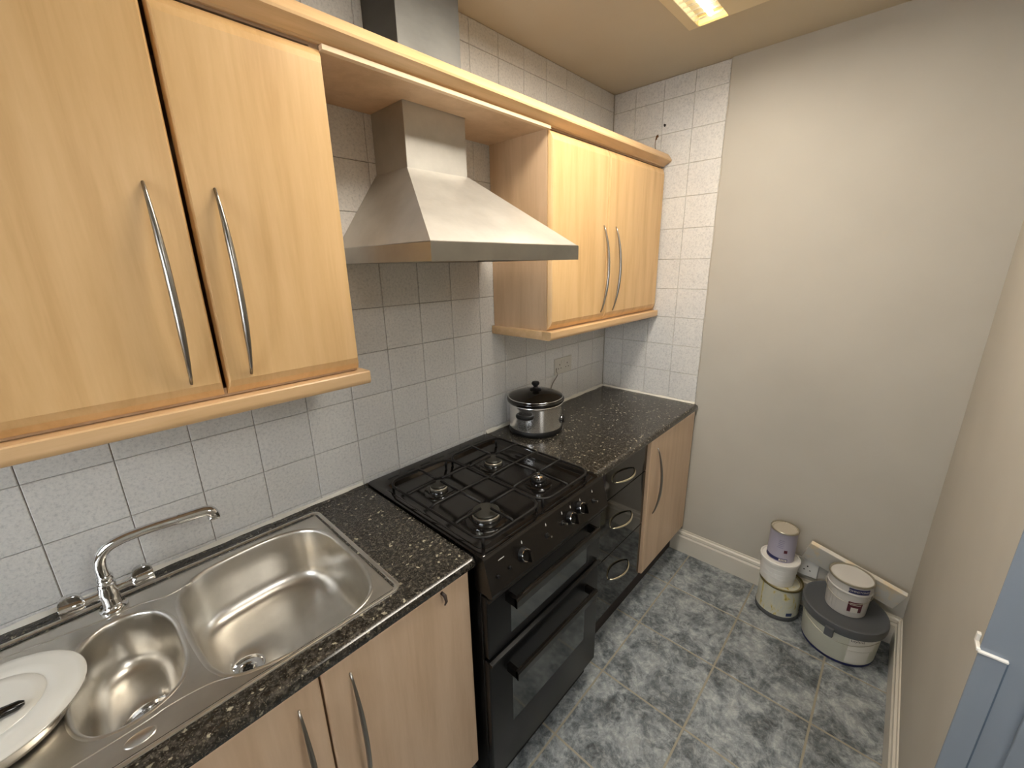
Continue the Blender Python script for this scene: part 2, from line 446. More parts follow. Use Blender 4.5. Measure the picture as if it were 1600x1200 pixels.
def cabinet(name, label, x0, x1, z0, z1, depth, loc, panel=WI, tb=.018):
    t = thing(name, label, 'cabinet', loc); bm = nb()
    box(bm, x0, x0+.017, .002, depth, z0, z1, bev=.0006, seg=1); box(bm, x1-.017, x1, .002, depth, z0, z1, bev=.0006, seg=1)
    box(bm, x0+.017, x1-.017, .002, depth, z0, z0+.017); box(bm, x0+.017, x1-.017, .002, depth, z1-.017, z1)
    box(bm, x0+.017, x1-.017, .002, .010, z0+.017, z1-.017)
    obj('carcass', bm, panel, t); return t
DF = .300
# left wall cabinet
t = cabinet('wall_cabinet', 'beech wall cabinet over the sink, left of the cooker hood, two tall doors', -.253, .532, 1.378, 2.0712, .279, (.14, .0, 1.378))
for x0, x1, hx, lab in ((-.252, .2475, .197, None), (.2535, .532, .297, None)):
    dd = obj('door', door_bm(x0, x1, 1.384, 2.048, DF), WV, t)
    obj('handle', handle_bm(hx, 1.419, 1.764, DF-.0005, r=.0072), HND, dd, smooth=True)
def rail_prof(df): return [(df-.030, 1.344), (df+.003, 1.344), (df+.009, 1.3465), (df+.0125, 1.352), (df+.013, 1.357), (df+.013, 1.3745), (df+.0105, 1.377), (df-.030, 1.377)]
bm = prism(rail_prof(DF), 'x', -.253, .547); box(bm, .517, .547, .002, .27, 1.344, 1.3775, bev=.003); obj('light_rail', bm, WH, t, smooth=28)
# right wall cabinet
t = cabinet('wall_cabinet', 'beech wall cabinet in the far corner, right of the cooker hood, above the slow cooker', 1.288, 2.172, 1.378, 2.0712, .279, (1.73, 0, 1.378))
for x0, x1, hx in ((1.289, 1.6655, 1.636), (1.6695, 2.172, 1.733)):
    dd = obj('door', door_bm(x0, x1, 1.384, 2.048, DF), WV, t)
    obj('handle', handle_bm(hx, 1.417, 1.766, DF-.0005), HND, dd, smooth=True)
bm = prism(rail_prof(DF), 'x', 1.272, 2.180); box(bm, 1.272, 1.302, .002, .27, 1.344, 1.3775, bev=.003); obj('light_rail', bm, WH, t, smooth=28)
obj('end_filler', B(2.1725, 2.187, .20, .285, 1.380, 2.05), WI, t)
# bridging shelf between the cabinets, cut round the chimney
bm = nb()
box(bm, .5325, .8035, .002, .281, 2.0525, 2.0712); box(bm, 1.0275, 1.2875, .002, .281, 2.0525, 2.0712); box(bm, .8035, 1.0275, .169, .281, 2.0525, 2.0712)
sh = obj('bridging_shelf', bm, WI, loc=(.9, .15, 2.05)); tag(sh, 'beech shelf bridging the two wall cabinets around the hood chimney', 'shelf')
obj('front_edging', B(.5335, 1.2875, .2815, .2965, 2.0475, 2.0575, bev=.0008), EDGE, sh)
# cornice
cp = [(.262, 2.0720), (.2815, 2.0720), (.2815, 2.0580), (.288, 2.0580), (.290, 2.0620), (.314, 2.074), (.321, 2.078), (.322, 2.083), (.313, 2.098), (.303, 2.110), (.297, 2.1125), (.262, 2.1125)]
co = obj('cornice', prism(cp, 'x', -.26, 2.186), WH, loc=(.9, .29, 2.0715), smooth=35)
tag(co, 'long dusty beech cornice running along the tops of both wall cabinets', 'cornice')

# ------------------------------------------------------------------ cooker hood
t = thing('cooker_hood', 'brushed steel chimney cooker hood on the tiled wall above the black cooker', 'cooker hood', (.93, 0, 1.63))
hx0, hx1, hd = .647, 1.222, .460
c0, c1, cd = .8045, 1.0265, .166
def rect(x0, x1, d0, d1, z): return [(x0, d0, z), (x1, d0, z), (x1, d1, z), (x0, d1, z)]
bm = nb(); loft(bm, [rect(hx0+.003, hx1-.003, .002, hd-.003, 1.6755), rect(c0-.003, c1+.003, .002, cd+.003, 1.888)], False, False)
obj('canopy', bm, STH, t)
bm = nb()
loft(bm, [rect(hx0+.016, hx1-.016, .004, hd-.016, 1.650), rect(hx0+.014, hx1-.014, .003, hd-.014, 1.6335), rect(hx0, hx1, .001, hd, 1.6325), rect(hx0, hx1, .001, hd, 1.6745), rect(hx0+.003, hx1-.003, .002, hd-.003, 1.6765)], False, False)
obj('rim', bm, STR, t)
bm = B(hx0+.015, hx1-.015, .005, hd-.015, 1.646, 1.652)
for i in range(14): box(bm, hx0+.03+i*.037, hx0+.058+i*.037, .03, hd-.10, 1.641, 1.646)
obj('grease_filter', bm, STH, t)
for x in (.74, 1.13): obj('hood_lamp', lathe([(.028, 1.6465), (.028, 1.640), (.022, 1.638)], (x, hd-.055), 20), WHT, t)
obj('chimney', B(c0, c1, .001, cd, 1.887, 2.10, bev=.001, seg=1), STH, t)
obj('upper_chimney', B(c0+.003, c1-.003, .001, cd-.003, 2.10, CEIL-.001, bev=.001, seg=1), STD, t)

# ------------------------------------------------------------------ worktops
WZ = .910
def wprof(d1): return [(d1-.05, .882), (d1-.006, .882), (d1-.001, .885), (d1, .890), (d1, .899), (d1-.003, .906), (d1-.010, .9095), (d1-.016, .910), (d1-.05, .910)]
bm = prism(wprof(.5665), 'x', -.62, .636)
box(bm, -.62, -.50, .002, .5165, .882, .910); box(bm, .447, .636, .002, .5165, .882, .910); box(bm, -.50, .447, .002, .062, .882, .910); box(bm, -.50, .447, .502, .5165, .882, .910)
o = obj('worktop', bm, GR, loc=(.0, .3, .882), smooth=30); tag(o, 'black speckled stone-effect worktop holding the sink, left of the cooker', 'worktop')
obj('end_strip', prism([(a, b+.0004) for a, b in wprof(.567)]+[], 'x', .636, .6385), mat('dark_edge_strip', '1A1A1A', .15), o)
bm = prism(wprof(.5665), 'x', 1.2155, LX-.006); box(bm, 1.2155, LX-.006, .002, .5165, .882, .910)
o = obj('worktop', bm, GR, loc=(1.7, .3, .882), smooth=30); tag(o, 'black speckled stone-effect worktop in the far corner under the slow cooker', 'worktop')

# ------------------------------------------------------------------ base cabinets
t = cabinet('base_cabinet', 'beech sink base cabinet with two doors, left of the cooker', -.126, .620, .175, .700, .535, (.25, 0, FZ), PLINTH)  # carcass and upper panel coloured dark for the shaded gap beside the cooker
bm = nb(); box(bm, -.126, -.109, .002, .535, .70, .8815); box(bm, .603, .620, .002, .535, .70, .8815); box(bm, -.109, .603, .515, .535, .86, .8815)
obj('upper_panel', bm, PLINTH, t)
for x0, x1, hx in ((-.125, .2425, .200), (.2465, .619, .300)):
    dd = obj('door', door_bm(x0, x1, .205, .880, .560, top=.004, side=.004, dep=.003), WB, t)
    obj('handle', handle_bm(hx, .500, .838, .5595), HND, dd, smooth=True)
obj('plinth', B(-.126, .620, .470, .488, FZ, .175), PLINTH, t)
bm = tube([(.532, .561, .874), (.535, .571, .868), (.534, .577, .856), (.531, .574, .846)], [.004, .0045, .0035, .002], 8); hk = obj('worn_catch', bm, mat('dark_catch', '2E211A', .5), t, smooth=True)
# open cabinet further left, below the drainer (mostly outside the frame)
t = cabinet('base_cabinet', 'beech base cabinet at the extreme left under the drainer', -.62, -.130, .175, .8815, .535, (-.4, 0, FZ), WI)
obj('door', door_bm(-.618, -.129, .205, .880, .560, top=.004, side=.004, dep=.003), WB, t)
obj('plinth', B(-.62, -.130, .470, .488, FZ, .175), PLINTH, t)
# black drawer unit
t = cabinet('drawer_unit', 'black gloss unit with three drawers between cooker and beech door', 1.222, 1.660, .175, .8815, .525, (1.44, 0, FZ), BLM)
for z0, z1, hz in ((.742, .878, .802), (.476, .738, .597), (.190, .472, .350)):
    dd = obj('drawer', B(1.224, 1.659, .527, .546, z0, z1, bev=.0012, seg=2), BLG, t)
    obj('handle', hbow(1.372, 1.535, hz, .5455), HNL, dd, smooth=True)
obj('plinth', B(1.222, 1.660, .480, .498, FZ, .175), PLINTH, t)
t = cabinet('base_cabinet', 'pale beech base cabinet with one door beside the end wall', 1.6615, 2.170, .175, .8815, .535, (1.9, 0, FZ), WI)
dd = obj('door', door_bm(1.667, 2.168, .196, .880, .560, top=.003, side=.003, dep=.002), WB, t)
obj('handle', handle_bm(1.733, .492, .826, .5595), HND, dd, smooth=True)
obj('plinth', B(1.6615, 2.170, .480, .498, FZ, .175), PLINTH, t)

# ------------------------------------------------------------------ sink
t = thing('sink', 'stainless steel one and a half bowl sink with drainer in the left worktop', 'sink', (.15, .28, .910))
big = [(.104, .155), (.152, .100), (.240, .083), (.330, .083), (.398, .110), (.432, .170), (.438, .255), (.432, .385), (.405, .464), (.336, .496), (.237, .497), (.146, .473), (.113, .429), (.101, .355), (.097, .250)]
sml = [(-.069, .188), (-.033, .143), (.012, .134), (.055, .160), (.078, .215), (.083, .290), (.080, .355), (.062, .405), (.025, .430), (-.018, .433), (-.054, .415), (-.074, .370), (-.080, .280)]
def inset(P, e):
    n = len(P); out = []; A = sum(P[i][0]*P[(i+1) % n][1]-P[(i+1) % n][0]*P[i][1] for i in range(n)); sg = 1 if A > 0 else -1
    for i in range(n):
        a, b = P[i-1], P[(i+1) % n]; tx, ty = b[0]-a[0], b[1]-a[1]; l = math.hypot(tx, ty)
        out.append((P[i][0]-sg*ty/l*e, P[i][1]+sg*tx/l*e))
    return out
deck = .9075
bowls = []
def bowl(name, ctrl, zf, wc, wr, fil):
    P = catmull(ctrl, 6); n = len(P); L = []
    for e, z in ((-.007, deck), (-.004, deck+.0016), (-.0005, deck+.0008), (.0025, deck-.003), (.004, deck-.008)): L.append([(*p, z) for p in inset(P, e)])
    e0 = .004; z0 = deck-.008; dep = z0-(zf+fil)
    for k in (.5, 1): L.append([(*p, z0-dep*k) for p in inset(P, e0+.008*k)])
    for k in range(1, 8):
        a = PI/2*k/7; L.append([(*p, zf+fil-fil*math.sin(a)) for p in inset(P, e0+.008+fil*(1-math.cos(a)))])
    last = L[-1]
    cir = []
    for p in last:
        a = math.atan2(p[1]-wc[1], p[0]-wc[0]); cir.append((wc[0]+wr*math.cos(a), wc[1]+wr*math.sin(a)))
    for k in (.35, .7, 1):
        L.append([(p[0]+(c[0]-p[0])*k, p[1]+(c[1]-p[1])*k, zf-.003*k) for p, c in zip(last, cir)])
    L.append([(wc[0]+(c[0]-wc[0])*.92, wc[1]+(c[1]-wc[1])*.92, zf-.006) for c in cir])
    bm = nb(); loft(bm, L, False, False); bowls.append([(p[0], p[1], deck) for p in L[0]])
    o = obj(name, bm, STS, t, smooth=True)
    # waste fitting
    w = obj('waste', lathe([(wr*1.0, zf-.0055), (wr*.96, zf-.0015), (wr*.88, zf-.0012), (wr*.8, zf-.006), (wr*.74, zf-.010), (wr*.55, zf-.011), (wr*.5, zf-.004), (wr*.42, zf-.003), (wr*.3, zf-.0045), (.001, zf-.0045)], wc, 36), CHR, o, smooth=35)
    bm = nb()
    for i in range(8):
        a = 2*PI*i/8; bm2 = lathe([(.0028, zf-.0035), (.0028, zf-.0022)], (wc[0]+wr*.2*math.cos(a), wc[1]+wr*.2*math.sin(a)), 8, bm)
    box(bm, wc[0]-.002, wc[0]+.002, wc[1]-.008, wc[1]+.008, zf-.004, zf+.002)
    obj('strainer', bm, BLM, o)
    return o
bowl('large_bowl', big, .758, (.174, .303), .036, .040)
bowl('small_bowl', sml, .790, (.010, .318), .047, .034)
bm = nb(); A = lambda i, z: rrect(-.60+i, .461-i, .047+i, .513-i, max(.022-i*.5, .006), z)
out = [A(-.001, .9102), A(0, .9128), A(.003, .9138), A(.007, .9125), A(.011, .9078), A(.013, deck)]
rs = loft(bm, out, False, False)
edges = [bm.edges.get((rs[-1][i], rs[-1][(i+1) % len(rs[-1])])) for i in range(len(rs[-1]))]
def ring(P):
    vs = [bm.verts.new(V(*p)) for p in P]; return vs, [bm.edges.new((vs[i], vs[(i+1) % len(vs)])) for i in range(len(vs))]
for b in bowls: edges += ring(b)[1]
rec = catmull([(.088, .120), (.091, .30), (.093, .440), (.070, .452), (-.10, .456), (-.30, .455), (-.56, .455), (-.575, .44), (-.575, .12), (-.56, .10), (-.30, .098), (-.145, .098), (-.08, .105), (-.02, .116), (.05, .112)], 4)
geo = bmesh.ops.triangle_fill(bm, use_beauty=True, use_dissolve=False, edges=edges)
obj('deck', bm, STS, t, smooth=35)
# pressed ridge round the small bowl and drainer, drainer grooves, oval boss
bm = tube([(x, d, deck-.0005) for x, d in catmull([(.135, .118), (.085, .128), (.035, .112), (-.03, .110), (-.10, .098), (-.20, .088), (-.56, .088)], 8, False)], .0030, 8, flat=.8)
tube([(x, d, deck-.0008) for x, d in catmull([(.135, .470), (.098, .452), (.04, .446), (-.05, .452), (-.56, .455)], 8, False)], .0022, 8, bm)
obj('pressed_ridge', bm, STS, t, smooth=True)
bm = nb()
for i in range(9):
    d = .13+i*.038; tube([(-.13 - .01*(i % 2), d, deck-.0005), (-.16, d, deck), (-.5, d, deck), (-.53, d, deck-.0015)], [.002, .0045, .0045, .002], 8, bm)
obj('drainer_ribs', bm, STS, t, smooth=True)
obj('oval_boss', lathe([(.021, deck-.001), (.021, deck+.0003), (.0195, deck+.0012), (.018, deck+.0006), (.001, deck+.0006)], (0, .476), 32, sd=.62), STS, t, smooth=40)

# ------------------------------------------------------------------ tap
TD = .086
t = thing('kitchen_tap', 'chrome mixer tap with swan neck spout and two side levers behind the sink', 'tap', (0, TD, deck))
bm = lathe([(.024, deck), (.024, .9125), (.0185, .9155), (.0155, .925), (.0165, .940), (.0175, .955), (.0150, .966), (.0155, .968), (.0155, .980), (.0125, .984)], (-.001, TD), 32)
obj('tap_body', bm, CHR, t, smooth=45)
obj('collar', lathe([(.0135, .9835), (.0140, .985), (.0140, .992), (.0125, .994)], (0, TD), 32), CHR, t, smooth=45)
sp = catmull([(0, TD, .992), (-.001, TD, 1.012), (0.003, TD+.001, 1.036), (.018, TD+.004, 1.056), (.045, TD+.010, 1.067), (.080, TD+.017, 1.072), (.115, TD+.025, 1.075), (.142, TD+.032, 1.076)], 6, False)
obj('spout', tube(sp, .0108, 16), CHR, t, smooth=True)
nz = [(.141, TD+.032, 1.0765), (.145, TD+.033, 1.0765), (.160, TD+.036, 1.077), (.180, TD+.040, 1.078), (.193, TD+.043, 1.077), (.200, TD+.045, 1.072), (.203, TD+.045, 1.064), (.203, TD+.045, 1.055)]
obj('spout_nozzle', tube(catmull(nz, 4, False), [.0122]*25+[.0126, .0128, .0128, .0125], 16) if len(catmull(nz, 4, False)) == 29 else tube(catmull(nz, 4, False), .0122, 16), CHR, t, smooth=50)
for s in (-1, 1):
    zc = .951 if s < 0 else .954
    a = [(s*.010, TD, zc-.002), (s*.018, TD, zc), (s*.030, TD, zc), (s*.044, TD, zc)]
    nk = obj('side_arm', tube(a, [.009, .0088, .0085, .0105], 16), CHR, t, smooth=40)
    bm = tube([(s*.038, TD, zc), (s*.042, TD, zc), (s*.058, TD, zc), (s*.073, TD, zc), (s*.076, TD, zc)], [.0105, .0145, .0155, .0165, .0155], 22)
    hp = [(s*(.040+.036*(1-math.cos(PI*k/9))/2), zc+.010+.019*math.sin(PI*k/9)**.6) for k in range(10)]
    b2 = prism(hp+[(s*.076, zc-.002), (s*.040, zc-.002)], 'd', TD-.009, TD+.007); bmesh.ops.bevel(b2, geom=list(b2.edges), offset=.002, segments=2, affect='EDGES')
    m2 = bpy.data.meshes.new('x'); b2.to_mesh(m2); b2.free(); bm.from_mesh(m2); bpy.data.meshes.remove(m2)
    obj('lever', bm, CHR, nk, smooth=45)

# ------------------------------------------------------------------ pan and white lid on the drainer
pc = (-.163, .300)
t = thing('saucepan', 'shallow stainless steel pan on the drainer, under the white lid at the left', 'pan', (pc[0], pc[1], .9125))
obj('pan_body', lathe([(.082, .9125), (.094, .916), (.098, .925), (.099, .943), (.101, .944), (.101, .9465), (.097, .9465), (.096, .927), (.090, .919), (.001, .918)], pc, 56), STS, t, smooth=50)
t = thing('pan_lid', 'round white lid with black bar handle on a pan left of the small sink bowl', 'lid', (pc[0], pc[1], .947))
LC = (pc[0], pc[1])
obj('lid_disc', lathe([(.100, .9475), (.114, .9485), (.119, .951), (.1195, .954), (.117, .9560), (.108, .9555), (.092, .9575), (.0745, .9595), (.0715, .9580), (.0695, .9600), (.055, .961), (.001, .9615)], LC, 72), CER, t, smooth=60)
bm = tube([(LC[0]-.047, LC[1]+.027, .968), (LC[0]-.043, LC[1]+.028, .968), (LC[0]-.02, LC[1]+.032, .970), (LC[0]+.022, LC[1]+.034, .970), (LC[0]+.044, LC[1]+.034, .968), (LC[0]+.050, LC[1]+.034, .968)], [.004, .0075, .0095, .0095, .0080, .004], 14, flat=.75)
obj('lid_handle', bm, BLK, t, smooth=40)

# ------------------------------------------------------------------ cooker
t = thing('cooker', 'black freestanding gas cooker with four burners and double oven', 'cooker', (.918, .3, FZ))
X0, X1 = .641, 1.197
obj('cooker_body', B(X0+.003, X1-.003, .02, .575, .10, .900, bev=.002), BLM, t)
bm = nb()
ra = lambda i, z, r: rrect(X0+i, X1-i, .018+i, .592-i, r, z)
rb = lambda i, z: rrect(.660+i, 1.181-i, .092+i, .574-i, .030, z)
loft(bm, [ra(.002, .900, .008), ra(0, .904, .010), ra(0, .917, .010), ra(.003, .9205, .010), ra(.008, .9210, .010), rb(-.004, .9210), rb(0, .9195), rb(.006, .911), rb(.014, .9085)], True, True)
obj('hob_top', bm, BLK, t, smooth=40)
for k in range(7):
    x = .70+k*.066; obj('vent_slot', B(x, x+.040, .054, .062, .9204, .9216, bev=.0004, seg=1), BLM, t)
burn = ((.779, .236, .024), (1.024, .242, .028), (1.032, .450, .020), (.777, .462, .037))
for i, (x, d, r) in enumerate(burn):
    b = obj('burner', lathe([(r+.026, .909), (r+.024, .912), (r+.010, .915), (r+.006, .9135), (r+.004, .918), (r+.002, .920), (r+.002, .927), (r-.001, .930), (r*.3, .930)], (x, d), 36), BLK, t, smooth=35)
    bm = lathe([(r+.004, .919), (r+.0045, .927), (r+.002, .9295), (r*.5, .9300)], (x, d), 36); obj('burner_ring', bm, BRN if i != 2 else BLM, b, smooth=35)
    bm = lathe([(r-.001, .9305), (r+.003, .932), (r+.003, .935), (r, .9375), (r*.2, .9385)], (x, d), 32)
    if i == 2: bm.free(); bm = lathe([(.016, .930), (.016, .937), (.009, .939), (.008, .946), (.002, .947)], (x, d), 24); obj('burner_cap', bm, CHR, b, smooth=35)
    else: obj('burner_cap', bm, BRC, b, smooth=35)
    obj('igniter', lathe([(.003, .912), (.003, .926), (.0015, .929)], (x+r*.7+.007, d-r*.7-.007), 8), WHT, b)
for x0, x1, bc in ((.662, .902, (0, 3)), (.908, 1.148+.012, (1, 2))):
    zt = .9455; R = .0042
    bm = tube(rrect(x0, x1, .120, .572, .045, zt), R, 8, closed=True)
    for bi in bc:
        bx, bd, br = burn[bi]; g = br*.55
        for (px, pd, qx, qd) in ((x0, bd, bx-g, bd), (x1, bd, bx+g, bd)):
            s = 1 if qx > px else -1
            tube([(px, pd, zt), (px+s*.004, pd, zt+.004), (px+s*.020, pd, zt+.006), (qx, qd, zt+.006)], [R]*4, 8, bm)
    (ax, ad, ar), (bx, bd, br) = burn[bc[0]], burn[bc[1]]
    xm = (ax+bx)/2
    tube([(ax, ad+ar*.6, zt+.006), (bx, bd-br*.6, zt+.006)], R, 8, bm)
    tube([(ax, .120, zt), (ax, .126, zt+.005), (ax, ad-ar*.6, zt+.006)], R, 8, bm)
    tube([(bx, .572, zt), (bx, .566, zt+.005), (bx, bd+br*.6, zt+.006)], R, 8, bm)
    md = .345
    tube([(x0, md, zt), (x0+.02, md, zt+.005), (xm, md, zt+.006), (x1-.02, md, zt+.005), (x1, md, zt)], R, 8, bm)
    for px, pd in ((x0+.012, .133), (x1-.012, .133), (x0+.012, .559), (x1-.012, .559)):
        tube([(px, pd, .9105), (px, pd, zt)], R*1.1, 8, bm)
    obj('pan_support', bm, BLI, t, smooth=True)
bm = prism([(.560, .9195), (.592, .9195), (.597, .914), (.6225, .822), (.6215, .814), (.611, .809), (.603, .812), (.560, .812)], 'x', X0-.002, X1+.001)
pn = obj('control_panel', bm, mat('brown_black_panel', '151210', .25, spec=.45), t)
def onpanel(x, z, out=0): # point on the sloped face
    k = (.914-z)/(.914-.822); nrm = Vector((.092, .0255)).normalized()
    return (x, .597+.0255*k+nrm[0]*out, z+nrm[1]*out)
for x, z in ((.771, .866), (.992, .868), (1.047, .876)):
    bm = tube([onpanel(x, z, 0), onpanel(x, z, .004), onpanel(x, z, .014), onpanel(x, z, .015)], [.0205, .0205, .0175, .014], 24)
    kn = obj('knob', bm, BLM, t, smooth=40)
    P = [onpanel(x+a, z+b, o) for o in (.014, .034) for a, b in ((-.0055, -.015), (.0055, -.015), (.0055, .015), (-.0055, .015))]
    bm = nb(); loft(bm, [P[:4], P[4:]]); bmesh.ops.bevel(bm, geom=list(bm.edges), offset=.0018, segments=2, affect='EDGES'); obj('grip', bm, BLK, kn)
    bm = tube([onpanel(x, z, .0138), onpanel(x, z, .0155)], [.0178, .0172], 24); obj('chrome_ring', bm, CHR, kn, smooth=40)
for x, z in ((.877, .866), (.953, .868), (1.122, .866)):
    bm = tube([onpanel(x, z, 0), onpanel(x, z, .003)], [.0085, .0075], 16); sd_ = obj('knob_hole', bm, BLM, t)
    obj('knob_spindle', tube([onpanel(x, z, .002), onpanel(x, z, .017)], [.0032, .0030], 12), CHR, sd_, smooth=40)
for x, z in ((.716, .858), (.672, .858)):
    obj('push_button', tube([onpanel(x, z, 0), onpanel(x, z, .004), onpanel(x, z, .005)], [.0052, .005, .004], 16), BLM, t, smooth=40)
bm = nb()
for x in (.775, .880, .958, 1.002, 1.055, 1.125):   # small printed flame symbols above the controls
    P = [(x-.0016, .893), (x+.0016, .893), (x+.0022, .897), (x, .903), (x-.0022, .897)]
    bm = nb(); vs = [bm.verts.new(V(*onpanel(a, b, .0003))) for a, b in P]; bm.faces.new(vs); obj('flame_symbol', bm, MARK, t)
bm = nb(); vs = [bm.verts.new(V(*onpanel(a, b, .0003))) for a, b in ((.684, .893), (.706, .893), (.706, .8955), (.684, .8955))]; bm.faces.new(vs)
obj('printed_mark', bm, MARK, t)
# oven doors
def oven(z0, z1, gz0, gz1, hz, flare):
    bm = B(X0, X1-.003, .577, .600, z0, z1, bev=.004, seg=3)
    dd = obj('oven_door', bm, BLD, t, smooth=40)
    obj('door_glass', B(.728, 1.108, .5995, .6012, gz0, gz1, bev=.0005, seg=1), OVG, dd)
    # full width ledge handle standing off the door
    pr = [(.598, hz+.004), (.628, hz+.012), (.640, hz+.010), (.644, hz+.004), (.643, hz-.016), (.638, hz-.020), (.635, hz-.016), (.634, hz-.002), (.598, hz-.006)]
    bm = nb(); poly = [(.634, hz+.011), (.641, hz+.010), (.645, hz+.004), (.644, hz-.018), (.640, hz-.021), (.636, hz-.018)]
    prism(poly, 'x', .708, 1.120, bm)
    for xa in (.708, 1.108): box(bm, xa, xa+.012, .600, .640, hz-.018, hz+.008)
    obj('door_handle', bm, BLK, dd, smooth=30)
    return dd
u = oven(.598, .800, .628, .735, .768, 0)
l = oven(.130, .585, .290, .470, .520, 0)
obj('door_lip', prism([(.600, .589), (.600, .575), (.604, .573), (.610, .580), (.610, .586)], 'x', X0, X1-.003), BLD, l)
obj('door_lip', prism([(.600, .802), (.600, .790), (.606, .787), (.610, .793)], 'x', X0, X1-.003), BLD, u)
obj('plinth', B(X0+.01, X1-.01, .53, .560, FZ, .125), BLM, t)
obj('door_gasket', B(X0+.006, X1-.006, .560, .578, .585, .598), BLM, t)

# ------------------------------------------------------------------ slow cooker
sc = (1.398, .134); RT = math.radians(45); wz = .910
t = thing('slow_cooker', 'oval stainless steel slow cooker with black lid rim on the far worktop', 'slow cooker', (sc[0], sc[1], wz))
def ov(prof, n=56, **k): return lathe(prof, sc, n, sx=.865, sd=.865, rot=RT, **k)
obj('base', ov([(.130, wz+.001), (.135, wz+.004), (.137, wz+.017), (.132, wz+.025)]), BLM, t, smooth=45)
obj('steel_shell', ov([(.130, wz+.024), (.1335, wz+.026), (.1345, wz+.120), (.1365, wz+.128), (.1385, wz+.1315), (.1375, wz+.134), (.126, wz+.133)]), STC, t, smooth=40)
obj('crock_rim', ov([(.124, wz+.130), (.138, wz+.134), (.144, wz+.140), (.1455, wz+.148), (.142, wz+.153), (.136, wz+.154), (.132, wz+.151), (.124, wz+.120), (.110, wz+.05), (.10, wz+.04), (.001, wz+.04)], cap0=False), BLK, t, smooth=50)
ld = obj('glass_lid', ov([(.136, wz+.1545), (.138, wz+.157), (.134, wz+.159), (.115, wz+.168), (.08, wz+.178), (.04, wz+.184), (.001, wz+.186), (.001, wz+.183), (.04, wz+.181), (.08, wz+.175), (.115, wz+.165), (.132, wz+.156)], cap0=False, cap1=False), GLS, t, smooth=True)
bm = ov([(.1365, wz+.1545), (.1395, wz+.1565), (.1385, wz+.159), (.1355, wz+.1592), (.135, wz+.156)], cap0=False, cap1=False); obj('lid_band', bm, CHR, ld, smooth=True)
obj('lid_knob', lathe([(.024, wz+.185), (.025, wz+.188), (.012, wz+.192), (.009, wz+.197), (.012, wz+.203), (.017, wz+.209), (.0175, wz+.215), (.014, wz+.220), (.001, wz+.221)], sc, 28), BLM, t, smooth=40)
def onshell(a, z, out=0):  # a = angle in kitchen plane (radians) in ellipse frame
    e = .1345; e *= .865; u, v = (e+out)*math.cos(a), (e+out)*math.sin(a)
    return (sc[0]+u*math.cos(RT)-v*math.sin(RT), sc[1]+u*math.sin(RT)+v*math.cos(RT), z)
ah = math.radians(118)
P = [onshell(ah+math.radians(x), wz+.098, o) for x, o in ((-17, -.004), (-15, .010), (-9, .020), (0, .022), (9, .020), (15, .010), (17, -.004))]
obj('side_handle', tube(catmull(P, 4, False), .0065, 10, flat=1.5), BLM, t, smooth=True)
ac = math.radians(22)
c = [onshell(ac, wz+.060, o) for o in (-.003, .004, .012, .014)]
dl = obj('control_dial', tube(c, [.018, .018, .0145, .012], 24), BLM, t, smooth=40)
obj('dial_ring', tube([onshell(ac, wz+.060, .0035), onshell(ac, wz+.060, .0052)], [.0186, .0182], 24), CHR, dl, smooth=40)
obj('power_cord', tube(catmull([(1.50, .040, wz+.03), (1.56, .016, wz+.015), (1.62, .010, wz+.03), (1.66, .006, .985), (1.691, .005, 1.033), (1.722, .005, 1.060), (1.728, .006, 1.075), (1.716, .008, 1.090), (1.714, .010, 1.108)], 6, False), .0024, 8), mat('grey_cord', '8A867C', .5), t, smooth=True)

# ------------------------------------------------------------------ sockets
def socket(ax, a0, a1, z0, z1, base, label):
    def bx(bm, u0, u1, v0, v1, t0, t1, bev=0):
        if ax == 'x': return box(bm, u0, u1, base+t0, base+t1, v0, v1, bev=bev)
        return box(bm, base-t1, base-t0, u0, u1, v0, v1, bev=bev)
    t = thing('wall_socket', label, 'socket', (a0, .002, z0) if ax == 'x' else (base, a0, z0))
    bm = nb(); bx(bm, a0, a1, z0, z1, .0005, .008, .0015); obj('face_plate', bm, WHT if ax == 'd' else TILEW, t)
    w = a1-a0
    for s in (0, 1):
        c = a0+w*(.28+.44*s); zc = z0+(z1-z0)*.38
        bm = nb()
        bx(bm, c-.0025, c+.0025, zc+.014, zc+.021, .007, .0085)
        bx(bm, c-.0145, c-.0085, zc-.004, zc, .007, .0085); bx(bm, c+.0085, c+.0145, zc-.004, zc, .007, .0085)
        obj('pin_holes', bm, HOLE, t)
        bm = nb(); k = a0+w*(.42+.16*s); bx(bm, k-.006, k+.006, z0+(z1-z0)*.66, z0+(z1-z0)*.86, .007, .010, .001); obj('rocker_switch', bm, WHT if ax == 'd' else TILEW, t)
    return t
TILEW = mat('socket_beige_plastic', 'C9C5BB', .35)
socket('x', 1.703, 1.849, 1.072, 1.155, .0, 'beige double socket on the tiles behind the slow cooker')
socket('d', 1.030, 1.176, .190, .276, LX-.005, 'white double socket low on the end wall behind the paint tins')

# ------------------------------------------------------------------ paint tins
def tin_text(s, c, r, a, z, size, m, parent, name='lettering', sy=1.0):
    # u runs so that it reads left to right from outside
    f = lambda u, v: (c[0]+r*math.cos(a-u/r), c[1]+r*math.sin(a-u/r), z+v*sy)
    bm = text_bm(s, size, f); return obj(name, bm, m, parent)
# direction from stack towards the camera
def facing(c): return math.atan2(1.2478-c[1], .0613-c[0])
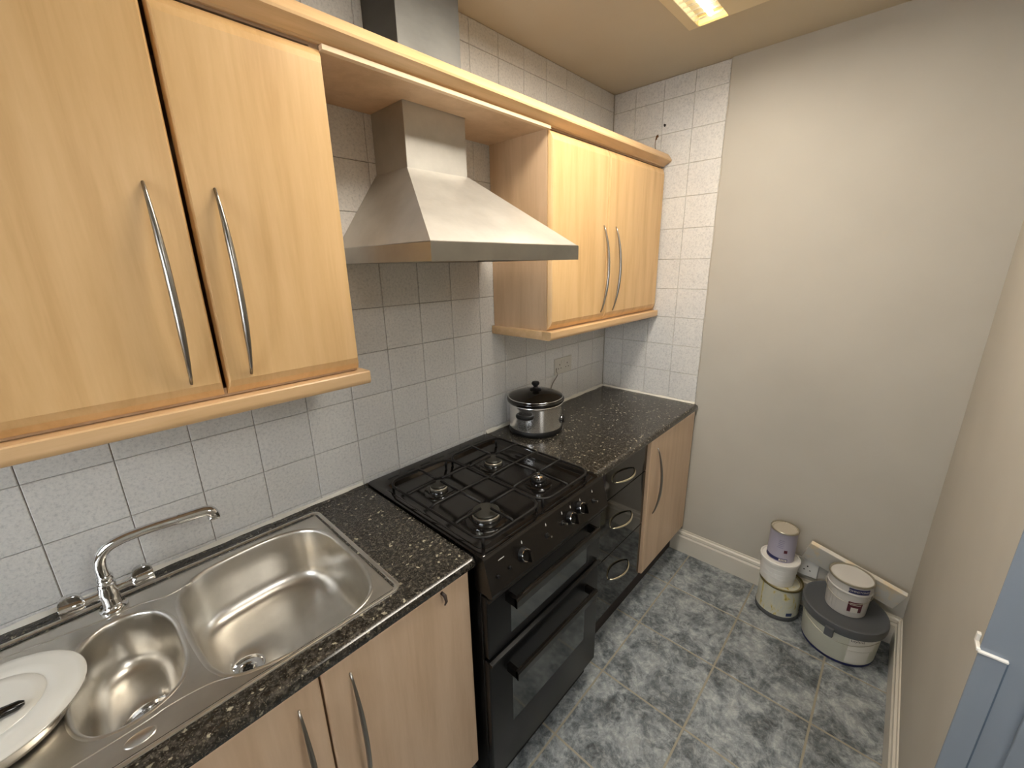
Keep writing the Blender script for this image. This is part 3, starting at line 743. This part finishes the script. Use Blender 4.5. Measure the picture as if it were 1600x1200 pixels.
# big tub
c = (2.034, 1.289); z = FZ
t = thing('paint_tub', 'large low off-white paint tub with dark grey lid, on the floor in the corner', 'paint tub', (c[0], c[1], z))
obj('tub_body', lathe([(.124, z+.0105), (.1265, z+.014), (.1345, z+.155), (.1355, z+.160), (.130, z+.162)], c, 56), TUBW, t, smooth=40)
obj('base_band', lathe([(.118, z), (.1245, z+.001), (.1262, z+.006), (.1266, z+.012), (.124, z+.0125)], c, 56), NAVY, t, smooth=40)
lidp = [(.138, z+.150), (.1435, z+.150), (.1455, z+.160), (.1462, z+.178), (.1445, z+.186), (.140, z+.188), (.134, z+.1875), (.131, z+.1855), (.001, z+.1855)]
lo = obj('tub_lid', lathe(lidp, c, 64), LGREY, t, smooth=40)
f = facing(c)
bm = nb()
for k in (-.18,):
    a = f-k; e = .148
    for q in (-.05, .05): pass
    P = [(c[0]+(.1455+o)*math.cos(a+w), c[1]+(.1455+o)*math.sin(a+w), zz) for zz in (z+.128, z+.165) for w, o in ((-.10, 0), (.10, 0), (.09, .012), (-.09, .012))]
    loft(bm, [P[:4], P[4:]])
obj('lid_tab', bm, LGREY, t)
H = []
for i in range(21):
    s = i/20; a = f-1.25+2.35*s; dz = math.sin(PI*s)
    H.append((c[0]+(.1375+.010*dz)*math.cos(a), c[1]+(.1375+.010*dz)*math.sin(a), z+.135-.055*dz*.0+.0*s))
obj('wire_handle', tube([(c[0]+.1465*math.cos(f+a), c[1]+.1465*math.sin(f+a), z+.146-.03*math.sin(PI*(a+1.0)/2.0) ) for a in [(-1.0+.1*i) for i in range(21)]], .0013, 6), TINM, t, smooth=True)
def rz(zz): return .1265+.008*(zz-.014)/.141
la0, la1 = f-.30, f-1.02
for a0, a1, z0, z1 in ((la0, la1, z+.085, z+.145), (la0, la1+.10, z+.022, z+.083)):
    obj('paper_label', patch(c, rz(z0-z), a0, a1, z0, z1, 12, r1=rz(z1-z)), LBW, t)
tin_text('Leyland', c, rz(.132)+.0018, f-.50, z+.136, .0155, TXB, t)
# the label angle runs the other way round when read from outside
# white branded tin standing on the tub
c = (2.036, 1.289); z = FZ+.1865
t = thing('paint_tin', 'white tin with navy and maroon label, standing on the dark grey tub lid', 'paint tin', (c[0], c[1], z), 'paint tins')
obj('tin_body', lathe([(.065, z), (.0675, z+.002), (.068, z+.006), (.0745, z+.146), (.0745, z+.150)], c, 48), TINW, t, smooth=40)
obj('tin_rim', lathe([(.0735, z+.146), (.0765, z+.149), (.0765, z+.154), (.0735, z+.1555), (.0705, z+.1545), (.0695, z+.149), (.066, z+.148)], c, 48, cap0=False, cap1=False), TINM, t, smooth=60)
obj('tin_lid', lathe([(.0700, z+.1465), (.0695, z+.1495), (.063, z+.150), (.060, z+.1475), (.001, z+.1475)], c, 48), CREAM, t, smooth=40)
f = facing(c)
def rj(q): return .068+.0065*(q-.006)/.14
obj('raised_band', lathe([(rj(.108), z+.106), (rj(.108)+.003, z+.109), (rj(.112)+.003, z+.114), (rj(.112), z+.117)], c, 48, cap0=False, cap1=False), TINW, t, smooth=True)
obj('blue_label', patch(c, rj(.120)+.0005, f-.02, f-.98, z+.120, z+.143, 10, r1=rj(.143)+.0005), NVL, t)
tin_text("JOHNSTONE'S", c, rj(.132)+.0022, f-.50, z+.1315, .0125, LBW, t)
obj('maroon_label', patch(c, rj(.03)+.0004, f-.12, f-.80, z+.030, z+.078, 10, r1=rj(.078)+.0004), MRN, t)
bm = nb()
for zz in (.071, .064): patch(c, rj(zz)+.0014, f-.20, f-.72, z+zz, z+zz+.0018, 6, bm=bm, t=.0004)
obj('label_lines', bm, LBW, t)
obj('white_roundel', patch(c, rj(.03)+.001, f-.28, f-.62, z+.028, z+.052, 8, r1=rj(.052)+.001), LBW, t)
bm = nb()
for a in (.42, .62, .78): patch(c, rj(.02), f+a, f+a+.015, z+.012, z+.100, 2, r1=rj(.10), bm=bm, t=.0006)
obj('label_lines', bm, MARK, t)
# wire hanger
obj('wire_handle', tube([(c[0]+.079*math.cos(f+a), c[1]+.079*math.sin(f+a), z+.118-.045*math.cos(a*.9)) for a in [(-1.5+.125*i) for i in range(25)]], .0012, 6), TINM, t, smooth=True)

# old grubby tin
c = (2.072, 1.056); z = FZ
t = thing('paint_tin', 'old paint-stained tin with dark base on the floor, bottom of the left stack', 'paint tin', (c[0], c[1], z), 'paint tins')
obj('tin_body', lathe([(.083, z), (.0858, z+.003), (.0862, z+.022), (.0845, z+.024), (.0845, z+.026), (.0850, z+.160)], c, 48), [TING], t, smooth=40)
obj('base_band', lathe([(.0866, z+.002), (.0874, z+.004), (.0874, z+.022), (.0862, z+.024)], c, 48, cap0=False, cap1=False), LGREY, t, smooth=40)
obj('tin_rim', lathe([(.0845, z+.157), (.0875, z+.160), (.0875, z+.166), (.084, z+.168), (.081, z+.166), (.080, z+.160)], c, 48, cap0=False, cap1=False), mat('rusty_rim', '6E6440', .5, .6), t, smooth=60)
obj('tin_lid', lathe([(.081, z+.158), (.080, z+.162), (.074, z+.162), (.072, z+.1595), (.001, z+.1595)], c, 48), mat('dirty_lid', '8E8468', .6), t, smooth=40)
f = facing(c)
obj('blue_label', patch(c, .0852, f-.50, f-.80, z+.030, z+.046, 5), mat('label_blue', '33456E', .5), t)
# white tub in the middle of the stack
c = (2.070, 1.036); z = FZ+.1605
t = thing('paint_tub', 'small white plastic tub in the middle of the left stack of tins', 'paint tub', (c[0], c[1], z))
obj('tub_body', lathe([(.064, z), (.0675, z+.002), (.0740, z+.100), (.0740, z+.108)], c, 48), WHT, t, smooth=40)
obj('tub_lid', lathe([(.0735, z+.104), (.0785, z+.106), (.0795, z+.111), (.0790, z+.120), (.0760, z+.1225), (.072, z+.1215), (.070, z+.1175), (.001, z+.1175)], c, 48), WHT, t, smooth=40)
bm = nb()
for q in (.085, .062, .040):
    r = .0675+.0065*q/.1; lathe([(r, z+q-.0015), (r+.0010, z+q), (r, z+q+.0015)], c, 48, bm, cap0=False, cap1=False)
obj('moulded_rings', bm, WHT, t, smooth=True)
# lilac tin on top
c = (2.072, 1.034); z = FZ+.279
t = thing('paint_tin', 'small lilac-grey labelled tin with metal lid, topmost of the left stack', 'paint tin', (c[0], c[1], z), 'paint tins')
obj('tin_body', lathe([(.0525, z), (.0545, z+.002), (.0545, z+.005), (.0535, z+.007), (.0535, z+.140), (.0545, z+.144)], c, 48), TINL, t, smooth=40)
obj('tin_rim', lathe([(.0535, z+.141), (.0560, z+.144), (.0560, z+.149), (.0535, z+.151), (.0505, z+.150), (.0498, z+.146)], c, 48, cap0=False, cap1=False), TINM, t, smooth=60)
obj('tin_lid', lathe([(.0505, z+.142), (.0500, z+.1465), (.045, z+.147), (.043, z+.1445), (.001, z+.1445)], c, 48), CREAM, t, smooth=40)
f = facing(c)
obj('dark_label_band', patch(c, .0537, f+1.3, f-.55, z+.006, z+.020, 14), NVL, t)
bm = nb(); patch(c, .0552, f+.05, f-.50, z+.008, z+.018, 6, bm=bm, t=.0004); obj('white_panel', bm, LBW, t)
bm = nb()
for k in range(4): patch(c, .0560, f-.06-k*.10, f-.10-k*.10, z+.009, z+.017, 2, bm=bm, t=.0004)
obj('panel_bars', bm, TXB, t)
bm = nb(); patch(c, .0537, f-.22, f-.46, z+.050, z+.064, 6, bm=bm); obj('red_spot_label', bm, MRN, t)
bm = nb()
for k in range(5): patch(c, .0537, f+.3-.02*k, f-.15, z+.072+k*.009, z+.0745+k*.009, 6, bm=bm, t=.0005)
obj('faint_print', bm, mat('faint_print', '8F8BA0', .5), t)

# board leaning in the corner behind the tub
A0 = Vector((2.118, 1.133, .397)); B0 = Vector((2.118, 1.466, .312))    # top front edge, kitchen coordinates
e1 = (B0-A0).normalized(); dn = Vector((.050, -.03, -.130)); dn = (dn-e1*dn.dot(e1)).normalized()
nr = e1.cross(dn).normalized()
if nr.x < 0: nr = -nr
def bp(u, v, w): q = A0+e1*u+dn*v+nr*w; return (q.x, q.y, q.z)
Ln = (B0-A0).length; Wn = .118; Tn = .020
bm = nb(); loft(bm, [[bp(0, 0, 0), bp(Ln, 0, 0), bp(Ln, Wn, 0), bp(0, Wn, 0)], [bp(0, 0, Tn), bp(Ln, 0, Tn), bp(Ln, Wn, Tn), bp(0, Wn, Tn)]])
bmesh.ops.bevel(bm, geom=list(bm.edges), offset=.0015, segments=1, affect='EDGES')
o = obj('board', bm, BRD, loc=tuple(A0+dn*Wn)); tag(o, 'part-painted wooden board leaning on the end wall above the large tub', 'board')

# ------------------------------------------------------------------ ceiling light
fx0, fx1, fd0, fd1 = .58, 1.780, .525, .905
t = thing('ceiling_light', 'fluorescent ceiling fitting with bright louvres and glowing yellow edge', 'ceiling light', (1.18, .715, CEIL))
bm = nb()
for a in ((fx0, fx1, fd0, fd0+.034), (fx0, fx1, fd1-.034, fd1), (fx0, fx1, .655, .775)): box(bm, *a, CEIL-.030, CEIL-.0005, bev=.002)
box(bm, fx0, fx0+.014, fd0+.034, fd1-.034, CEIL-.030, CEIL-.0005); box(bm, fx0, fx1, fd0, fd1, CEIL-.006, CEIL-.0005)
obj('case', bm, CASE, t)
for d0, d1 in ((fd0+.034, .655), (.775, fd1-.034)):
    obj('glowing_yellow_edge', B(fx1-.014, fx1, d0+.002, d1-.002, CEIL-.028, CEIL-.001), YEL, t)
    obj('tube', tube([(fx0+.03, (d0+d1)/2, CEIL-.016), (fx1-.03, (d0+d1)/2, CEIL-.016)], .008, 12), TUBE, t, smooth=40)
    bm = nb()
    for i in range(34):
        x = fx0+.03+i*.034; box(bm, x, x+.0015, d0+.002, d1-.002, CEIL-.030, CEIL-.024)
    obj('louvre', bm, LOUV, t)
